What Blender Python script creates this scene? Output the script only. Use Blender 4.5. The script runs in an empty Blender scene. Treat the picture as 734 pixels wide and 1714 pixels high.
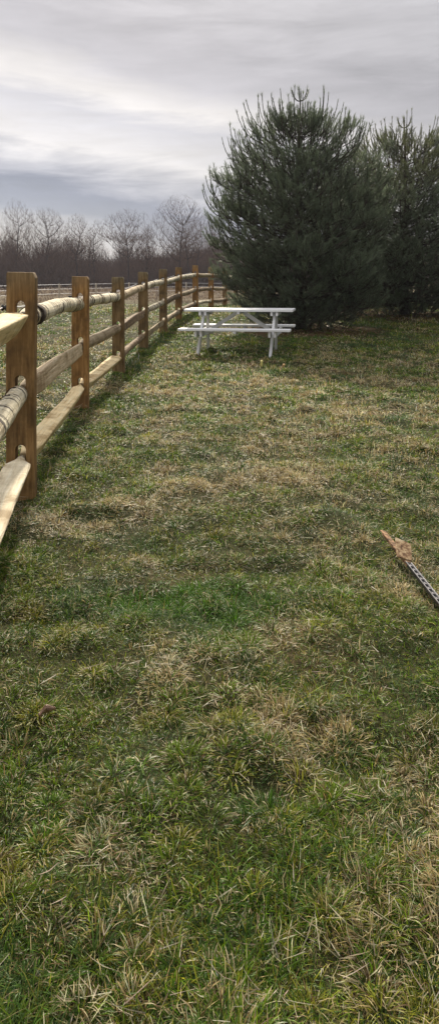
import bpy, bmesh, math, random
import numpy as np
from mathutils import Vector, Matrix
R = math.radians
rng = np.random.default_rng(7)
random.seed(7)
S = bpy.context.scene
COL = S.collection

# ------------------------------------------------------------------ camera
CAM_Z = 1.30
cam = bpy.data.cameras.new('camera')
cam.sensor_fit = 'VERTICAL'; cam.sensor_height = 24.0
cam.lens = 24.0 * 1250 / 1714
cam.shift_y = -387 / 1714       # level camera, horizon above the middle of the frame: uprights stay upright
cam.clip_start = 0.05; cam.clip_end = 3000
co = bpy.data.objects.new('camera', cam); COL.objects.link(co)
co.location = (0, 0, CAM_Z); co.rotation_euler = (math.pi / 2, 0, 0)
S.camera = co
# ------------------------------------------------------------------ exposure
S.view_settings.view_transform = 'Standard'
S.view_settings.look = 'None'
S.view_settings.gamma = 1.0
S.view_settings.exposure = 0.20
S.view_settings.use_curve_mapping = False
S.cycles.max_bounces = 5
S.cycles.diffuse_bounces = 3
S.cycles.glossy_bounces = 2
S.cycles.transmission_bounces = 3
S.cycles.transparent_max_bounces = 4
# ------------------------------------------------------------------ sun: ahead and to the left, veiled by thin cloud
SUN_EL, SUN_AZ = R(35), R(-6)          # azimuth from +Y, negative = left
sun = bpy.data.lights.new('sun', 'SUN')
sun.energy = 5.0; sun.angle = R(3); sun.color = (1.0, 0.90, 0.74)
so = bpy.data.objects.new('sun', sun); COL.objects.link(so)
sd = Vector((math.sin(SUN_AZ) * math.cos(SUN_EL), math.cos(SUN_AZ) * math.cos(SUN_EL), math.sin(SUN_EL)))
so.rotation_euler = (-sd).to_track_quat('-Z', 'Y').to_euler()
so.location = (-20, 20, 30)
# ------------------------------------------------------------------ world
W = bpy.data.worlds.new('World'); S.world = W; W.use_nodes = True
nt = W.node_tree; nt.nodes.clear()
def N(tree, typ, **kw):
    n = tree.nodes.new(typ)
    for k, v in kw.items():
        if hasattr(n, k): setattr(n, k, v)
        else: n.inputs[k.replace('_', ' ')].default_value = v
    return n
def ramp(tree, stops, interp='EASE'):
    r = tree.nodes.new('ShaderNodeValToRGB'); r.color_ramp.interpolation = interp
    e = r.color_ramp.elements
    while len(e) > 1: e.remove(e[-1])
    e[0].position = stops[0][0]; e[0].color = (*stops[0][1], 1)
    for p, c in stops[1:]:
        q = e.new(p); q.color = (*c, 1)
    return r
def lin(r, g, b):
    f = lambda c: ((c / 255) / 12.92 if c / 255 < .04045 else (((c / 255) + .055) / 1.055) ** 2.4)
    return (f(r), f(g), f(b))
def mth(tree, op, a, b=None):
    m = tree.nodes.new('ShaderNodeMath'); m.operation = op
    for i, v in ((0, a), (1, b)):
        if v is None: continue
        if isinstance(v, (int, float)): m.inputs[i].default_value = v
        else: tree.links.new(v, m.inputs[i])
    return m.outputs[0]
L = nt.links.new
sky = N(nt, 'ShaderNodeTexSky', sky_type='NISHITA'); sky.sun_disc = False
sky.sun_elevation = SUN_EL; sky.sun_rotation = SUN_AZ
tc = nt.nodes.new('ShaderNodeTexCoord')
sep = nt.nodes.new('ShaderNodeSeparateXYZ'); L(tc.outputs['Generated'], sep.inputs[0])
mp = nt.nodes.new('ShaderNodeMapping'); mp.inputs['Scale'].default_value = (2.6, 2.6, 15.0)
mp.inputs['Rotation'].default_value = (0, R(9), 0)
L(tc.outputs['Generated'], mp.inputs[0])
n1 = N(nt, 'ShaderNodeTexNoise', Scale=1.7, Detail=9.0, Roughness=0.60, Distortion=.35); L(mp.outputs[0], n1.inputs['Vector'])
mp2 = nt.nodes.new('ShaderNodeMapping'); mp2.inputs['Scale'].default_value = (1.2, 1.2, 4.5)
mp2.inputs['Location'].default_value = (3.1, 1.7, .4)
L(tc.outputs['Generated'], mp2.inputs[0])
n2 = N(nt, 'ShaderNodeTexNoise', Scale=2.4, Detail=4.0, Roughness=0.55); L(mp2.outputs[0], n2.inputs['Vector'])
# cloud banding: height above horizon, tilted a little and warped
e0 = mth(nt, 'ADD', sep.outputs[2], mth(nt, 'MULTIPLY', mth(nt, 'ADD', sep.outputs[0], .15), 0.20))
e1 = mth(nt, 'ADD', e0, mth(nt, 'MULTIPLY', mth(nt, 'SUBTRACT', n1.outputs[0], 0.5), 0.090))
e2 = mth(nt, 'ADD', e1, mth(nt, 'MULTIPLY', mth(nt, 'SUBTRACT', n2.outputs[0], 0.5), 0.035))
bands = ramp(nt, [(0.0, lin(232, 227, 218)), (0.05, lin(212, 211, 214)), (0.082, lin(164, 169, 183)), (0.12, lin(150, 155, 172)),
                  (0.145, lin(196, 196, 204)), (0.175, lin(240, 236, 235)), (0.215, lin(222, 220, 225)), (0.240, lin(248, 243, 240)),
                  (0.285, lin(206, 203, 207)), (0.32, lin(198, 195, 199)), (0.37, lin(212, 209, 212)), (0.6, lin(212, 210, 212)), (1.0, lin(212, 212, 214))], 'LINEAR')
L(e2, bands.inputs[0])
# bright veiled area around the sun, which lies left of and above the picture
vd = nt.nodes.new('ShaderNodeVectorMath'); vd.operation = 'DOT_PRODUCT'
L(tc.outputs['Generated'], vd.inputs[0]); vd.inputs[1].default_value = sd
glow = mth(nt, 'POWER', mth(nt, 'MAXIMUM', vd.outputs['Value'], 0.0), 7.0)
mp3 = nt.nodes.new('ShaderNodeMapping'); mp3.inputs['Scale'].default_value = (5, 5, 20); mp3.inputs['Rotation'].default_value = (0, R(14), 0)
L(tc.outputs['Generated'], mp3.inputs[0])
n3 = N(nt, 'ShaderNodeTexNoise', Scale=2.2, Detail=8.0, Roughness=0.62, Distortion=.6); L(mp3.outputs[0], n3.inputs['Vector'])
mod = mth(nt, 'ADD', mth(nt, 'ADD', 0.36, mth(nt, 'MULTIPLY', n1.outputs[0], 0.66)), mth(nt, 'MULTIPLY', n3.outputs[0], 0.24))
mod2 = mth(nt, 'SUBTRACT', mth(nt, 'ADD', mod, mth(nt, 'MULTIPLY', glow, 0.10)), mth(nt, 'MULTIPLY', mth(nt, 'MAXIMUM', sep.outputs[0], -.15), 0.45))
cm = nt.nodes.new('ShaderNodeMixRGB'); cm.blend_type = 'MULTIPLY'; cm.inputs[0].default_value = 1
zen = nt.nodes.new('ShaderNodeMapRange'); zen.interpolation_type = 'SMOOTHSTEP'      # overcast sky: brighter overhead
for k_, v_ in ((1, .36), (2, .75), (3, 1.0), (4, 2.1)): zen.inputs[k_].default_value = v_
L(sep.outputs[2], zen.inputs[0])
L(bands.outputs[0], cm.inputs[1]); L(mth(nt, 'MULTIPLY', mod2, zen.outputs[0]), cm.inputs[2])
bg1 = nt.nodes.new('ShaderNodeBackground'); L(sky.outputs[0], bg1.inputs[0]); bg1.inputs[1].default_value = 0.10
bg2 = nt.nodes.new('ShaderNodeBackground'); L(cm.outputs[0], bg2.inputs[0]); bg2.inputs[1].default_value = 0.95
mx = nt.nodes.new('ShaderNodeMixShader'); mx.inputs[0].default_value = 0.94
L(bg1.outputs[0], mx.inputs[1]); L(bg2.outputs[0], mx.inputs[2])
wo = nt.nodes.new('ShaderNodeOutputWorld'); L(mx.outputs[0], wo.inputs[0])

# ------------------------------------------------------------------ helpers
def link(o):
    COL.objects.link(o); return o
def tag(o, label=None, cat=None, group=None, kind=None):
    if label: o['label'] = label
    if cat: o['category'] = cat
    if group: o['group'] = group
    if kind: o['kind'] = kind
    return o
def empty(name, loc=(0, 0, 0), rz=0):
    o = bpy.data.objects.new(name, None); o.location = loc; o.rotation_euler = (0, 0, rz); return link(o)
def np_mesh(name, V, F_list, mat=None, parent=None, smooth=False, attrs=None, colors=None):
    """V (n,3); F_list list of int arrays (m,k), each with its own k"""
    me = bpy.data.meshes.new(name)
    V = np.ascontiguousarray(V, np.float32)
    me.vertices.add(len(V)); me.vertices.foreach_set('co', V.ravel())
    li = np.concatenate([f.ravel() for f in F_list]).astype(np.int32)
    tot = np.concatenate([np.full(len(f), f.shape[1], np.int32) for f in F_list])
    st = np.concatenate([[0], np.cumsum(tot)[:-1]]).astype(np.int32)
    me.loops.add(len(li)); me.loops.foreach_set('vertex_index', li)
    me.polygons.add(len(tot)); me.polygons.foreach_set('loop_start', st)
    if smooth: me.polygons.foreach_set('use_smooth', np.ones(len(tot), bool))
    if colors is not None:
        a = me.color_attributes.new('tint', 'FLOAT_COLOR', 'POINT')
        c = np.ones((len(V), 4), np.float32); c[:, :3] = colors
        a.data.foreach_set('color', c.ravel())
    me.update(calc_edges=True)
    if mat: me.materials.append(mat)
    o = bpy.data.objects.new(name, me); link(o)
    if parent: o.parent = parent
    return o
def bm_obj(name, bm, mat, parent=None, smooth=False, bevel=0):
    me = bpy.data.meshes.new(name)
    bmesh.ops.recalc_face_normals(bm, faces=bm.faces)
    bm.to_mesh(me); bm.free(); me.materials.append(mat)
    if smooth:
        for p in me.polygons: p.use_smooth = True
    o = bpy.data.objects.new(name, me); link(o)
    if parent: o.parent = parent
    if bevel:
        b = o.modifiers.new('bevel', 'BEVEL'); b.width = bevel; b.segments = 2; b.limit_method = 'ANGLE'; b.angle_limit = R(40)
    return o
def _h(ix, iy, seed):
    n = (ix.astype(np.int64) * 374761393 + iy.astype(np.int64) * 668265263 + seed * 974634777) & 0x7fffffff
    n = ((n ^ (n >> 13)) * 1274126177) & 0x7fffffff
    return ((n ^ (n >> 16)) & 0xffff) / 65535.0
def vnoise(x, y, sc, seed=0):
    x = np.asarray(x, float) / sc; y = np.asarray(y, float) / sc
    ix = np.floor(x); iy = np.floor(y); fx = x - ix; fy = y - iy
    fx = fx * fx * (3 - 2 * fx); fy = fy * fy * (3 - 2 * fy)
    a = _h(ix, iy, seed); b = _h(ix + 1, iy, seed); c = _h(ix, iy + 1, seed); d = _h(ix + 1, iy + 1, seed)
    return (a * (1 - fx) + b * fx) * (1 - fy) + (c * (1 - fx) + d * fx) * fy
def fbm(x, y, sc, seed=0, o=3):
    s = 0; a = 1; t = 0
    for k in range(o):
        s = s + a * vnoise(x, y, sc / 2 ** k, seed + k * 17); t += a; a *= .55
    return s / t
def sm(x, a, b):
    t = np.clip((np.asarray(x, float) - a) / (b - a), 0, 1); return t * t * (3 - 2 * t)
def height(x, y, fine=True):
    x = np.asarray(x, float); y = np.asarray(y, float)
    r = np.interp(y, [-50, 10.5, 13.2, 15.95, 18.95, 22, 25, 28, 34, 60, 120, 400], [0, 0, .077, .19, .30, .42, .41, .37, .28, .1, 0, 0])
    right = np.interp(y, [-50, 11, 13, 16.6, 20.8, 30, 50, 120, 400], [0, 0, .07, .2, .36, .55, .6, .4, .4])
    w = sm(x, .5, 5.0)
    h = r * (1 - w) + right * w
    h = h * sm(x, -14, -2.2)
    if fine:
        near = np.exp(-((y - 3) / 25) ** 2)
        h = h + .060 * (vnoise(x, y, .50, 5) - .5) * near + .050 * (vnoise(x + .3 * y, y, .17, 9) - .5) * near + .10 * (vnoise(x, y, 3.1, 2) - .5) * sm(y, 1, 6) * .5
    return h
def hz(x, y): return float(height(np.array([x]), np.array([y]))[0])
def tubes(p0, p1, r0, r1, n=4):
    """frusta between p0 and p1 as arrays; returns V, F"""
    p0 = np.asarray(p0, float); p1 = np.asarray(p1, float)
    r0 = np.broadcast_to(np.asarray(r0, float), (len(p0),)); r1 = np.broadcast_to(np.asarray(r1, float), (len(p0),))
    d = p1 - p0; d = d / (np.linalg.norm(d, axis=1, keepdims=True) + 1e-9)
    ref = np.where(np.abs(d[:, 2:3]) < .9, np.array([[0, 0, 1.]]), np.array([[1., 0, 0]]))
    u = np.cross(d, ref); u /= np.linalg.norm(u, axis=1, keepdims=True); v = np.cross(d, u)
    k = np.arange(n) * 2 * np.pi / n
    ring = u[:, None, :] * np.cos(k)[None, :, None] + v[:, None, :] * np.sin(k)[None, :, None]
    A = p0[:, None, :] + ring * r0[:, None, None]; B = p1[:, None, :] + ring * r1[:, None, None]
    V = np.concatenate([A, B], 1).reshape(-1, 3)
    base = (np.arange(len(p0)) * 2 * n)[:, None, None]
    i = np.arange(n); j = (i + 1) % n
    F = np.stack([i, j, j + n, i + n], 1)[None] + base
    return V, F.reshape(-1, 4)
def tube_obj(name, pts, r, mat, parent=None, n=6):
    pts = np.array(pts, float); r = np.broadcast_to(np.asarray(r, float), (len(pts),))
    V, F = tubes(pts[:-1], pts[1:], r[:-1], r[1:], n)
    return np_mesh(name, V, [F], mat, parent, smooth=True)

# ------------------------------------------------------------------ materials
def new_mat(name):
    m = bpy.data.materials.new(name); m.use_nodes = True
    t = m.node_tree; p = t.nodes['Principled BSDF']; return m, t, p
def coords(t, kind='Object', scale=(1, 1, 1), rnd=False):
    c = t.nodes.new('ShaderNodeTexCoord'); m = t.nodes.new('ShaderNodeMapping'); m.inputs['Scale'].default_value = scale
    t.links.new(c.outputs[kind], m.inputs[0])
    if rnd:
        oi = t.nodes.new('ShaderNodeObjectInfo'); mu = t.nodes.new('ShaderNodeVectorMath'); mu.operation = 'SCALE'
        cx = t.nodes.new('ShaderNodeCombineXYZ')
        for k in range(3): t.links.new(oi.outputs['Random'], cx.inputs[k])
        t.links.new(cx.outputs[0], mu.inputs[0]); mu.inputs['Scale'].default_value = 37.0
        t.links.new(mu.outputs[0], m.inputs['Location'])
    return m.outputs[0]
def bump(t, p, src, strength, dist=.01):
    b = t.nodes.new('ShaderNodeBump'); b.inputs['Strength'].default_value = strength; b.inputs['Distance'].default_value = dist
    t.links.new(src, b.inputs['Height']); t.links.new(b.outputs[0], p.inputs['Normal'])
def noise(t, vec, sc, det=4, rough=.55):
    n = N(t, 'ShaderNodeTexNoise', Scale=sc, Detail=float(det), Roughness=rough); t.links.new(vec, n.inputs['Vector']); return n.outputs[0]
def mixc(t, fac, a, b, mode='MIX'):
    m = t.nodes.new('ShaderNodeMixRGB'); m.blend_type = mode
    for i, v in ((0, fac), (1, a), (2, b)):
        if isinstance(v, (int, float)): m.inputs[i].default_value = v
        elif isinstance(v, tuple): m.inputs[i].default_value = (*v, 1)
        else: t.links.new(v, m.inputs[i])
    return m.outputs[0]

def mat_ground():
    m, t, p = new_mat('ground_soil')
    g = coords(t, 'Object')
    big = ramp(t, [(.35, (.030, .036, .012)), (.5, (.045, .045, .019)), (.64, (.085, .066, .035))]); t.links.new(noise(t, g, .55, 5), big.inputs[0])
    fine = ramp(t, [(.3, (.35, .36, .3)), (.5, (.9, .92, .8)), (.7, (1.7, 1.6, 1.45))]); t.links.new(noise(t, g, 28, 5, .7), fine.inputs[0])
    lawn = mixc(t, 1.0, big.outputs[0], fine.outputs[0], 'MULTIPLY')
    # rough pasture on the far side of the rail fence, dry grass further off
    dry = ramp(t, [(.35, (.075, .065, .035)), (.5, (.15, .12, .08)), (.66, (.20, .155, .115))]); t.links.new(noise(t, g, .9, 6, .65), dry.inputs[0])
    dryf = mixc(t, .8, dry.outputs[0], fine.outputs[0], 'MULTIPLY')
    s = t.nodes.new('ShaderNodeSeparateXYZ'); t.links.new(g, s.inputs[0])
    wob = mth(t, 'MULTIPLY', mth(t, 'SUBTRACT', noise(t, g, .25, 3), .5), 14.0)
    yy = mth(t, 'ADD', s.outputs[1], wob)
    f = t.nodes.new('ShaderNodeMapRange'); f.inputs[1].default_value = 30; f.inputs[2].default_value = 44; t.links.new(yy, f.inputs[0])
    fl = t.nodes.new('ShaderNodeMapRange'); fl.inputs[1].default_value = -1.3; fl.inputs[2].default_value = -3.2; fl.inputs[4].default_value = .7
    t.links.new(s.outputs[0], fl.inputs[0])
    patch = ramp(t, [(.42, (0, 0, 0)), (.6, (1, 1, 1))]); t.links.new(noise(t, g, 1.3, 4), patch.inputs[0])
    left = mth(t, 'MULTIPLY', fl.outputs[0], patch.outputs[0])
    fac = mth(t, 'MAXIMUM', f.outputs[0], left)
    colr = mixc(t, fac, lawn, dryf)
    for qx, qy, qr in ((1.80, 16.7, 1.9), (5.12, 20.8, 2.3), (9.4, 19.0, 2.0)):      # fallen needles
        dn = t.nodes.new('ShaderNodeVectorMath'); dn.operation = 'DISTANCE'; t.links.new(g, dn.inputs[0]); dn.inputs[1].default_value = (qx, qy, .2)
        mr = t.nodes.new('ShaderNodeMapRange'); mr.inputs[1].default_value = qr; mr.inputs[2].default_value = qr * .6; t.links.new(mth(t, 'ADD', dn.outputs['Value'], mth(t, 'MULTIPLY', mth(t, 'SUBTRACT', noise(t, g, 2.5, 3), .5), 1.6)), mr.inputs[0])
        colr = mixc(t, mr.outputs[0], colr, mixc(t, 1.0, (.13, .075, .04), fine.outputs[0], 'MULTIPLY'))
    t.links.new(colr, p.inputs['Base Color'])
    p.inputs['Roughness'].default_value = .95; p.inputs['Specular IOR Level'].default_value = .1
    bump(t, p, noise(t, g, 40, 4, .7), .7, .03)
    return m
def mat_blades(name, gloss=.42, trans=.45):
    m, t, p = new_mat(name)
    a = t.nodes.new('ShaderNodeAttribute'); a.attribute_name = 'tint'
    t.links.new(a.outputs['Color'], p.inputs['Base Color'])
    p.inputs['Roughness'].default_value = gloss; p.inputs['Specular IOR Level'].default_value = .20
    tr = t.nodes.new('ShaderNodeBsdfTranslucent'); t.links.new(a.outputs['Color'], tr.inputs[0])
    mxs = t.nodes.new('ShaderNodeMixShader'); mxs.inputs[0].default_value = trans
    t.links.new(p.outputs[0], mxs.inputs[1]); t.links.new(tr.outputs[0], mxs.inputs[2])
    t.links.new(mxs.outputs[0], t.nodes['Material Output'].inputs[0])
    return m
def mat_post():
    m, t, p = new_mat('brown_stained_wood')
    v = coords(t, 'Object', (14, 14, 1.3), True)
    n = noise(t, v, 3.0, 6, .65)
    c = ramp(t, [(.25, (.085, .046, .017)), (.45, (.20, .115, .044)), (.62, (.30, .185, .080)), (.8, (.40, .27, .135))]); t.links.new(n, c.inputs[0])
    w = coords(t, 'Object', (1, 1, 1), True)
    st = ramp(t, [(.35, (.62, .62, .62)), (.6, (1.12, 1.1, 1.05))]); t.links.new(noise(t, w, 5.5, 5, .6), st.inputs[0])
    oi = t.nodes.new('ShaderNodeObjectInfo')
    tone = ramp(t, [(0, (.74, .82, .90)), (.5, (1.05, 1.03, .98)), (1, (1.35, 1.22, 1.02))], 'LINEAR'); t.links.new(oi.outputs['Random'], tone.inputs[0])
    cc = mixc(t, 1.0, mixc(t, 1.0, c.outputs[0], st.outputs[0], 'MULTIPLY'), tone.outputs[0], 'MULTIPLY')
    # greenish grey weathering on the sawn top
    tcn = t.nodes.new('ShaderNodeTexCoord'); s = t.nodes.new('ShaderNodeSeparateXYZ'); t.links.new(tcn.outputs['Object'], s.inputs[0])
    mr = t.nodes.new('ShaderNodeMapRange'); mr.inputs[1].default_value = 1.20; mr.inputs[2].default_value = 1.36; mr.inputs[4].default_value = .55
    t.links.new(s.outputs[2], mr.inputs[0])
    f2 = mth(t, 'MULTIPLY', mr.outputs[0], n)
    t.links.new(mixc(t, f2, cc, (.20, .22, .17)), p.inputs['Base Color'])
    p.inputs['Roughness'].default_value = .8; p.inputs['Specular IOR Level'].default_value = .25
    bump(t, p, n, .5, .006)
    return m
def mat_rail(name, bands, base=((.42, .33, .19), (.58, .49, .32), (.66, .60, .45)), gray=.0):
    m, t, p = new_mat(name)
    v = coords(t, 'Object', (1.2, 22, 22), True)       # grain along the rail
    n = noise(t, v, 2.2, 6, .62)
    c = ramp(t, [(.3, base[0]), (.5, base[1]), (.72, base[2])]); t.links.new(n, c.inputs[0])
    col = c.outputs[0]
    w = coords(t, 'Object', (1, 1, 1), True)
    bl = ramp(t, [(.32, (.58, .50, .40)), (.5, (.95, .92, .86)), (.65, (1.12, 1.10, 1.07))]); t.links.new(noise(t, w, 6, 4), bl.inputs[0])
    col = mixc(t, 1.0, col, bl.outputs[0], 'MULTIPLY')
    b = coords(t, 'Object', (11, 1.2, 1.2), True)      # strips of bark left round the rail
    bn = noise(t, b, 1.5, 3, .55)
    lo = .64 - bands * .09 if bands > .8 else .80
    br = ramp(t, [(max(0, lo), (0, 0, 0)), (lo + .045, (1, 1, 1))], 'LINEAR'); t.links.new(bn, br.inputs[0])
    col = mixc(t, mth(t, 'MULTIPLY', br.outputs[0], .92), col, (.055, .038, .026))
    k = ramp(t, [(.30, (1, 1, 1)), (.36, (0, 0, 0))], 'LINEAR'); t.links.new(noise(t, coords(t, 'Object', (30, 3, 3), True), 1.0, 2), k.inputs[0])
    col = mixc(t, mth(t, 'MULTIPLY', k.outputs[0], .35 * bands), col, (.25, .19, .12))
    t.links.new(col, p.inputs['Base Color'])
    p.inputs['Roughness'].default_value = .78; p.inputs['Specular IOR Level'].default_value = .3
    bump(t, p, mth(t, 'SUBTRACT', n, mth(t, 'MULTIPLY', br.outputs[0], -.4)), .9, .018)
    return m
def mat_plain(name, c, rough=.6, var=.15, sc=8, metal=0, spec=.4, bmp=.2):
    m, t, p = new_mat(name)
    w = coords(t, 'Object')
    r = ramp(t, [(.3, tuple(x * (1 - var) for x in c)), (.7, tuple(min(1, x * (1 + var)) for x in c))]); t.links.new(noise(t, w, sc, 5), r.inputs[0])
    t.links.new(r.outputs[0], p.inputs['Base Color']); p.inputs['Roughness'].default_value = rough
    p.inputs['Metallic'].default_value = metal; p.inputs['Specular IOR Level'].default_value = spec
    if bmp: bump(t, p, noise(t, w, sc * 6, 3), bmp, .004)
    return m
def mat_rust():
    m, t, p = new_mat('rusty_steel')
    w = coords(t, 'Object')
    r = ramp(t, [(.38, (.09, .045, .022)), (.47, (.22, .12, .055)), (.53, (.40, .27, .14)), (.64, (.58, .46, .29))]); t.links.new(noise(t, w, 30, 6, .75), r.inputs[0])
    t.links.new(r.outputs[0], p.inputs['Base Color']); p.inputs['Roughness'].default_value = .85
    bump(t, p, noise(t, w, 90, 4), .5, .003)
    return m
M = dict(
    ground=mat_ground(), blades=mat_blades('grass_blades'), straw=mat_blades('dry_stalks', .6, .3),
    post=mat_post(),
    split=mat_rail('fresh_split_pine', .0, ((.60, .43, .20), (.84, .68, .40), (.88, .78, .54))),
    banded=mat_rail('peeled_pine_with_bark_strips', 1.25, ((.56, .49, .34), (.72, .66, .50), (.80, .76, .63))),
    bark=mat_rail('greyed_bark_log', .35, ((.20, .15, .09), (.34, .27, .17), (.44, .37, .25))),
    dark=mat_rail('weathered_dark_rail', .9, ((.14, .09, .05), (.28, .20, .12), (.42, .33, .22))),
    white=mat_plain('white_paint', (.80, .80, .80), .38, .05, 3, 0, .5, .05),
    blackp=mat_plain('black_plastic', (.02, .02, .02), .45, .1),
    wire=mat_plain('white_fence_rope', (.72, .72, .74), .5, .05),
    pale_post=mat_plain('pale_weathered_wood', (.42, .36, .28), .85, .2),
    bark_tree=mat_plain('bare_tree_bark', (.060, .048, .050), .95, .3, 3, 0, .1, 0),
    twig=mat_plain('bare_twigs', (.115, .072, .060), .95, .25, 1, 0, .1, 0),
    pine_bark=mat_plain('pine_bark', (.060, .048, .040), .95, .35, 12, 0, .15, .4),
    bark_dark=mat_plain('dark_bark_strip', (.045, .032, .024), .9, .35, 30, 0, .2, .5),
    rust=mat_rust(), rust_dark=mat_plain('dark_flaking_rust', (.24, .14, .075), .85, .75, 38, 0, .3, .6),
    steel=mat_plain('dark_steel', (.032, .032, .036), .42, .3, 30, .5, .5, .2),
    steel_mid=mat_plain('scuffed_steel', (.20, .19, .20), .5, .4, 60, .5, .5, .2),
    steel_pale=mat_plain('worn_pale_steel', (.55, .54, .55), .4, .2, 40, .6, .5, .2),
    leaf=mat_plain('dead_leaf', (.24, .14, .085), .55, .3, 60, 0, .5, .4),
    yellow=mat_plain('pale_yellow_peg', (.75, .66, .22), .5, .1),
    orange=mat_plain('orange_tan_peg', (.66, .42, .18), .5, .1),
)

# ------------------------------------------------------------------ ground sheet (to the horizon)
def build_ground():
    nr, na = 560, 900
    rad = np.concatenate([[0.0], np.geomspace(.35, 420, nr)])
    ang = np.arange(na) * 2 * np.pi / na
    x = rad[:, None] * np.sin(ang); y = rad[:, None] * np.cos(ang)
    z = height(x, y)
    V = np.stack([x, y, z], -1).reshape(-1, 3)
    i, j = np.meshgrid(np.arange(nr), np.arange(na), indexing='ij')
    j2 = (j + 1) % na
    F = np.stack([i * na + j, (i + 1) * na + j, (i + 1) * na + j2, i * na + j2], -1).reshape(-1, 4)[:, ::-1]
    o = np_mesh('ground', V, [F], M['ground'], smooth=True)
    tag(o, 'rough lawn and pasture running back to the woods', kind='structure'); return o
build_ground()

# ------------------------------------------------------------------ fence line
POSTS = [(-.71, 1.45), (-1.18, 4.46), (-1.405, 7.57), (-1.40, 10.4), (-1.34, 13.2), (-1.196, 15.95), (-1.03, 18.95), (-.70, 21.9), (-.28, 24.8), (.20, 27.7), (.66, 30.6), (1.13, 33.5), (1.75, 36.4), (2.5, 39.2)]
def fence_x(y): return np.interp(y, [-6] + [p[1] for p in POSTS] + [60], [-.7] + [p[0] for p in POSTS] + [6.5])
PH, PW, PT = 1.35, .166, .095
HOLES = [(1.035, 1.180), (.600, .735), (.190, .325)]
def post_mesh(seed):
    rs = random.Random(seed)
    bm = bmesh.new()
    w = PW / 2
    def loop(pts):
        vs = [bm.verts.new((x, -PT / 2, z)) for x, z in pts]
        return [bm.edges.new((vs[i], vs[(i + 1) % len(vs)])) for i in range(len(vs))]
    j = lambda a: rs.uniform(-a, a)
    L_ = [(-w + j(.003), z) for z in (-.35, 0, .4, .8, 1.1, 1.335)]
    R_ = [(w + j(.003), z) for z in (1.315, 1.1, .8, .4, 0, -.35)]
    outl = L_ + [(-w + .004, PH - .001), (w - .013, PH - .006 + j(.005))] + R_
    ed = loop(outl)
    hw = .031
    for a, b in HOLES:
        pts = [(-hw, a + .012), (-hw, b - hw)]
        for k in range(1, 8):
            t_ = math.pi * (1 - k / 8); pts.append((hw * math.cos(t_), b - hw + hw * math.sin(t_)))
        pts += [(hw, b - hw), (hw, a + .012), (hw - .012, a), (-hw + .012, a)]
        cx = j(.006); pts = [(x + cx, z) for x, z in pts]
        ed += loop(pts)
    r = bmesh.ops.triangle_fill(bm, edges=ed, use_beauty=True)
    faces = [f for f in bm.faces]
    bmesh.ops.dissolve_limit(bm, angle_limit=.01, verts=bm.verts[:], edges=bm.edges[:])
    faces = bm.faces[:]
    ex = bmesh.ops.extrude_face_region(bm, geom=faces)
    vs = [g for g in ex['geom'] if isinstance(g, bmesh.types.BMVert)]
    bmesh.ops.translate(bm, verts=vs, vec=(0, PT, 0))
    return bm
fence = empty('split_rail_fence', (POSTS[1][0], POSTS[1][1], 0))
tag(fence, 'three rail split wood fence with brown slotted posts along the left of the lawn', 'fence')
fl = Vector(fence.location)
pvars = []
for i, (x, y) in enumerate(POSTS):
    a = POSTS[max(0, i - 1)]; b = POSTS[min(len(POSTS) - 1, i + 1)]
    yaw = -math.atan2(b[0] - a[0], b[1] - a[1])
    if i < 4:
        o = bm_obj('post', post_mesh(i), M['post'], fence, bevel=.005); pvars.append(o)
    else:
        o = pvars[i % 4].copy(); link(o)
    o.name = 'post'; o.parent = fence
    tilt = random.uniform(-.006, .006)
    o.location = (x - fl.x, y - fl.y, hz(x, y) - .0); o.rotation_euler = (random.uniform(-.008, .008), tilt, yaw * .6)
    if i == 2: o['label'] = 'post with greenish weathered top'
    if i == 1: o['label'] = 'nearest tall post in view'
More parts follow.
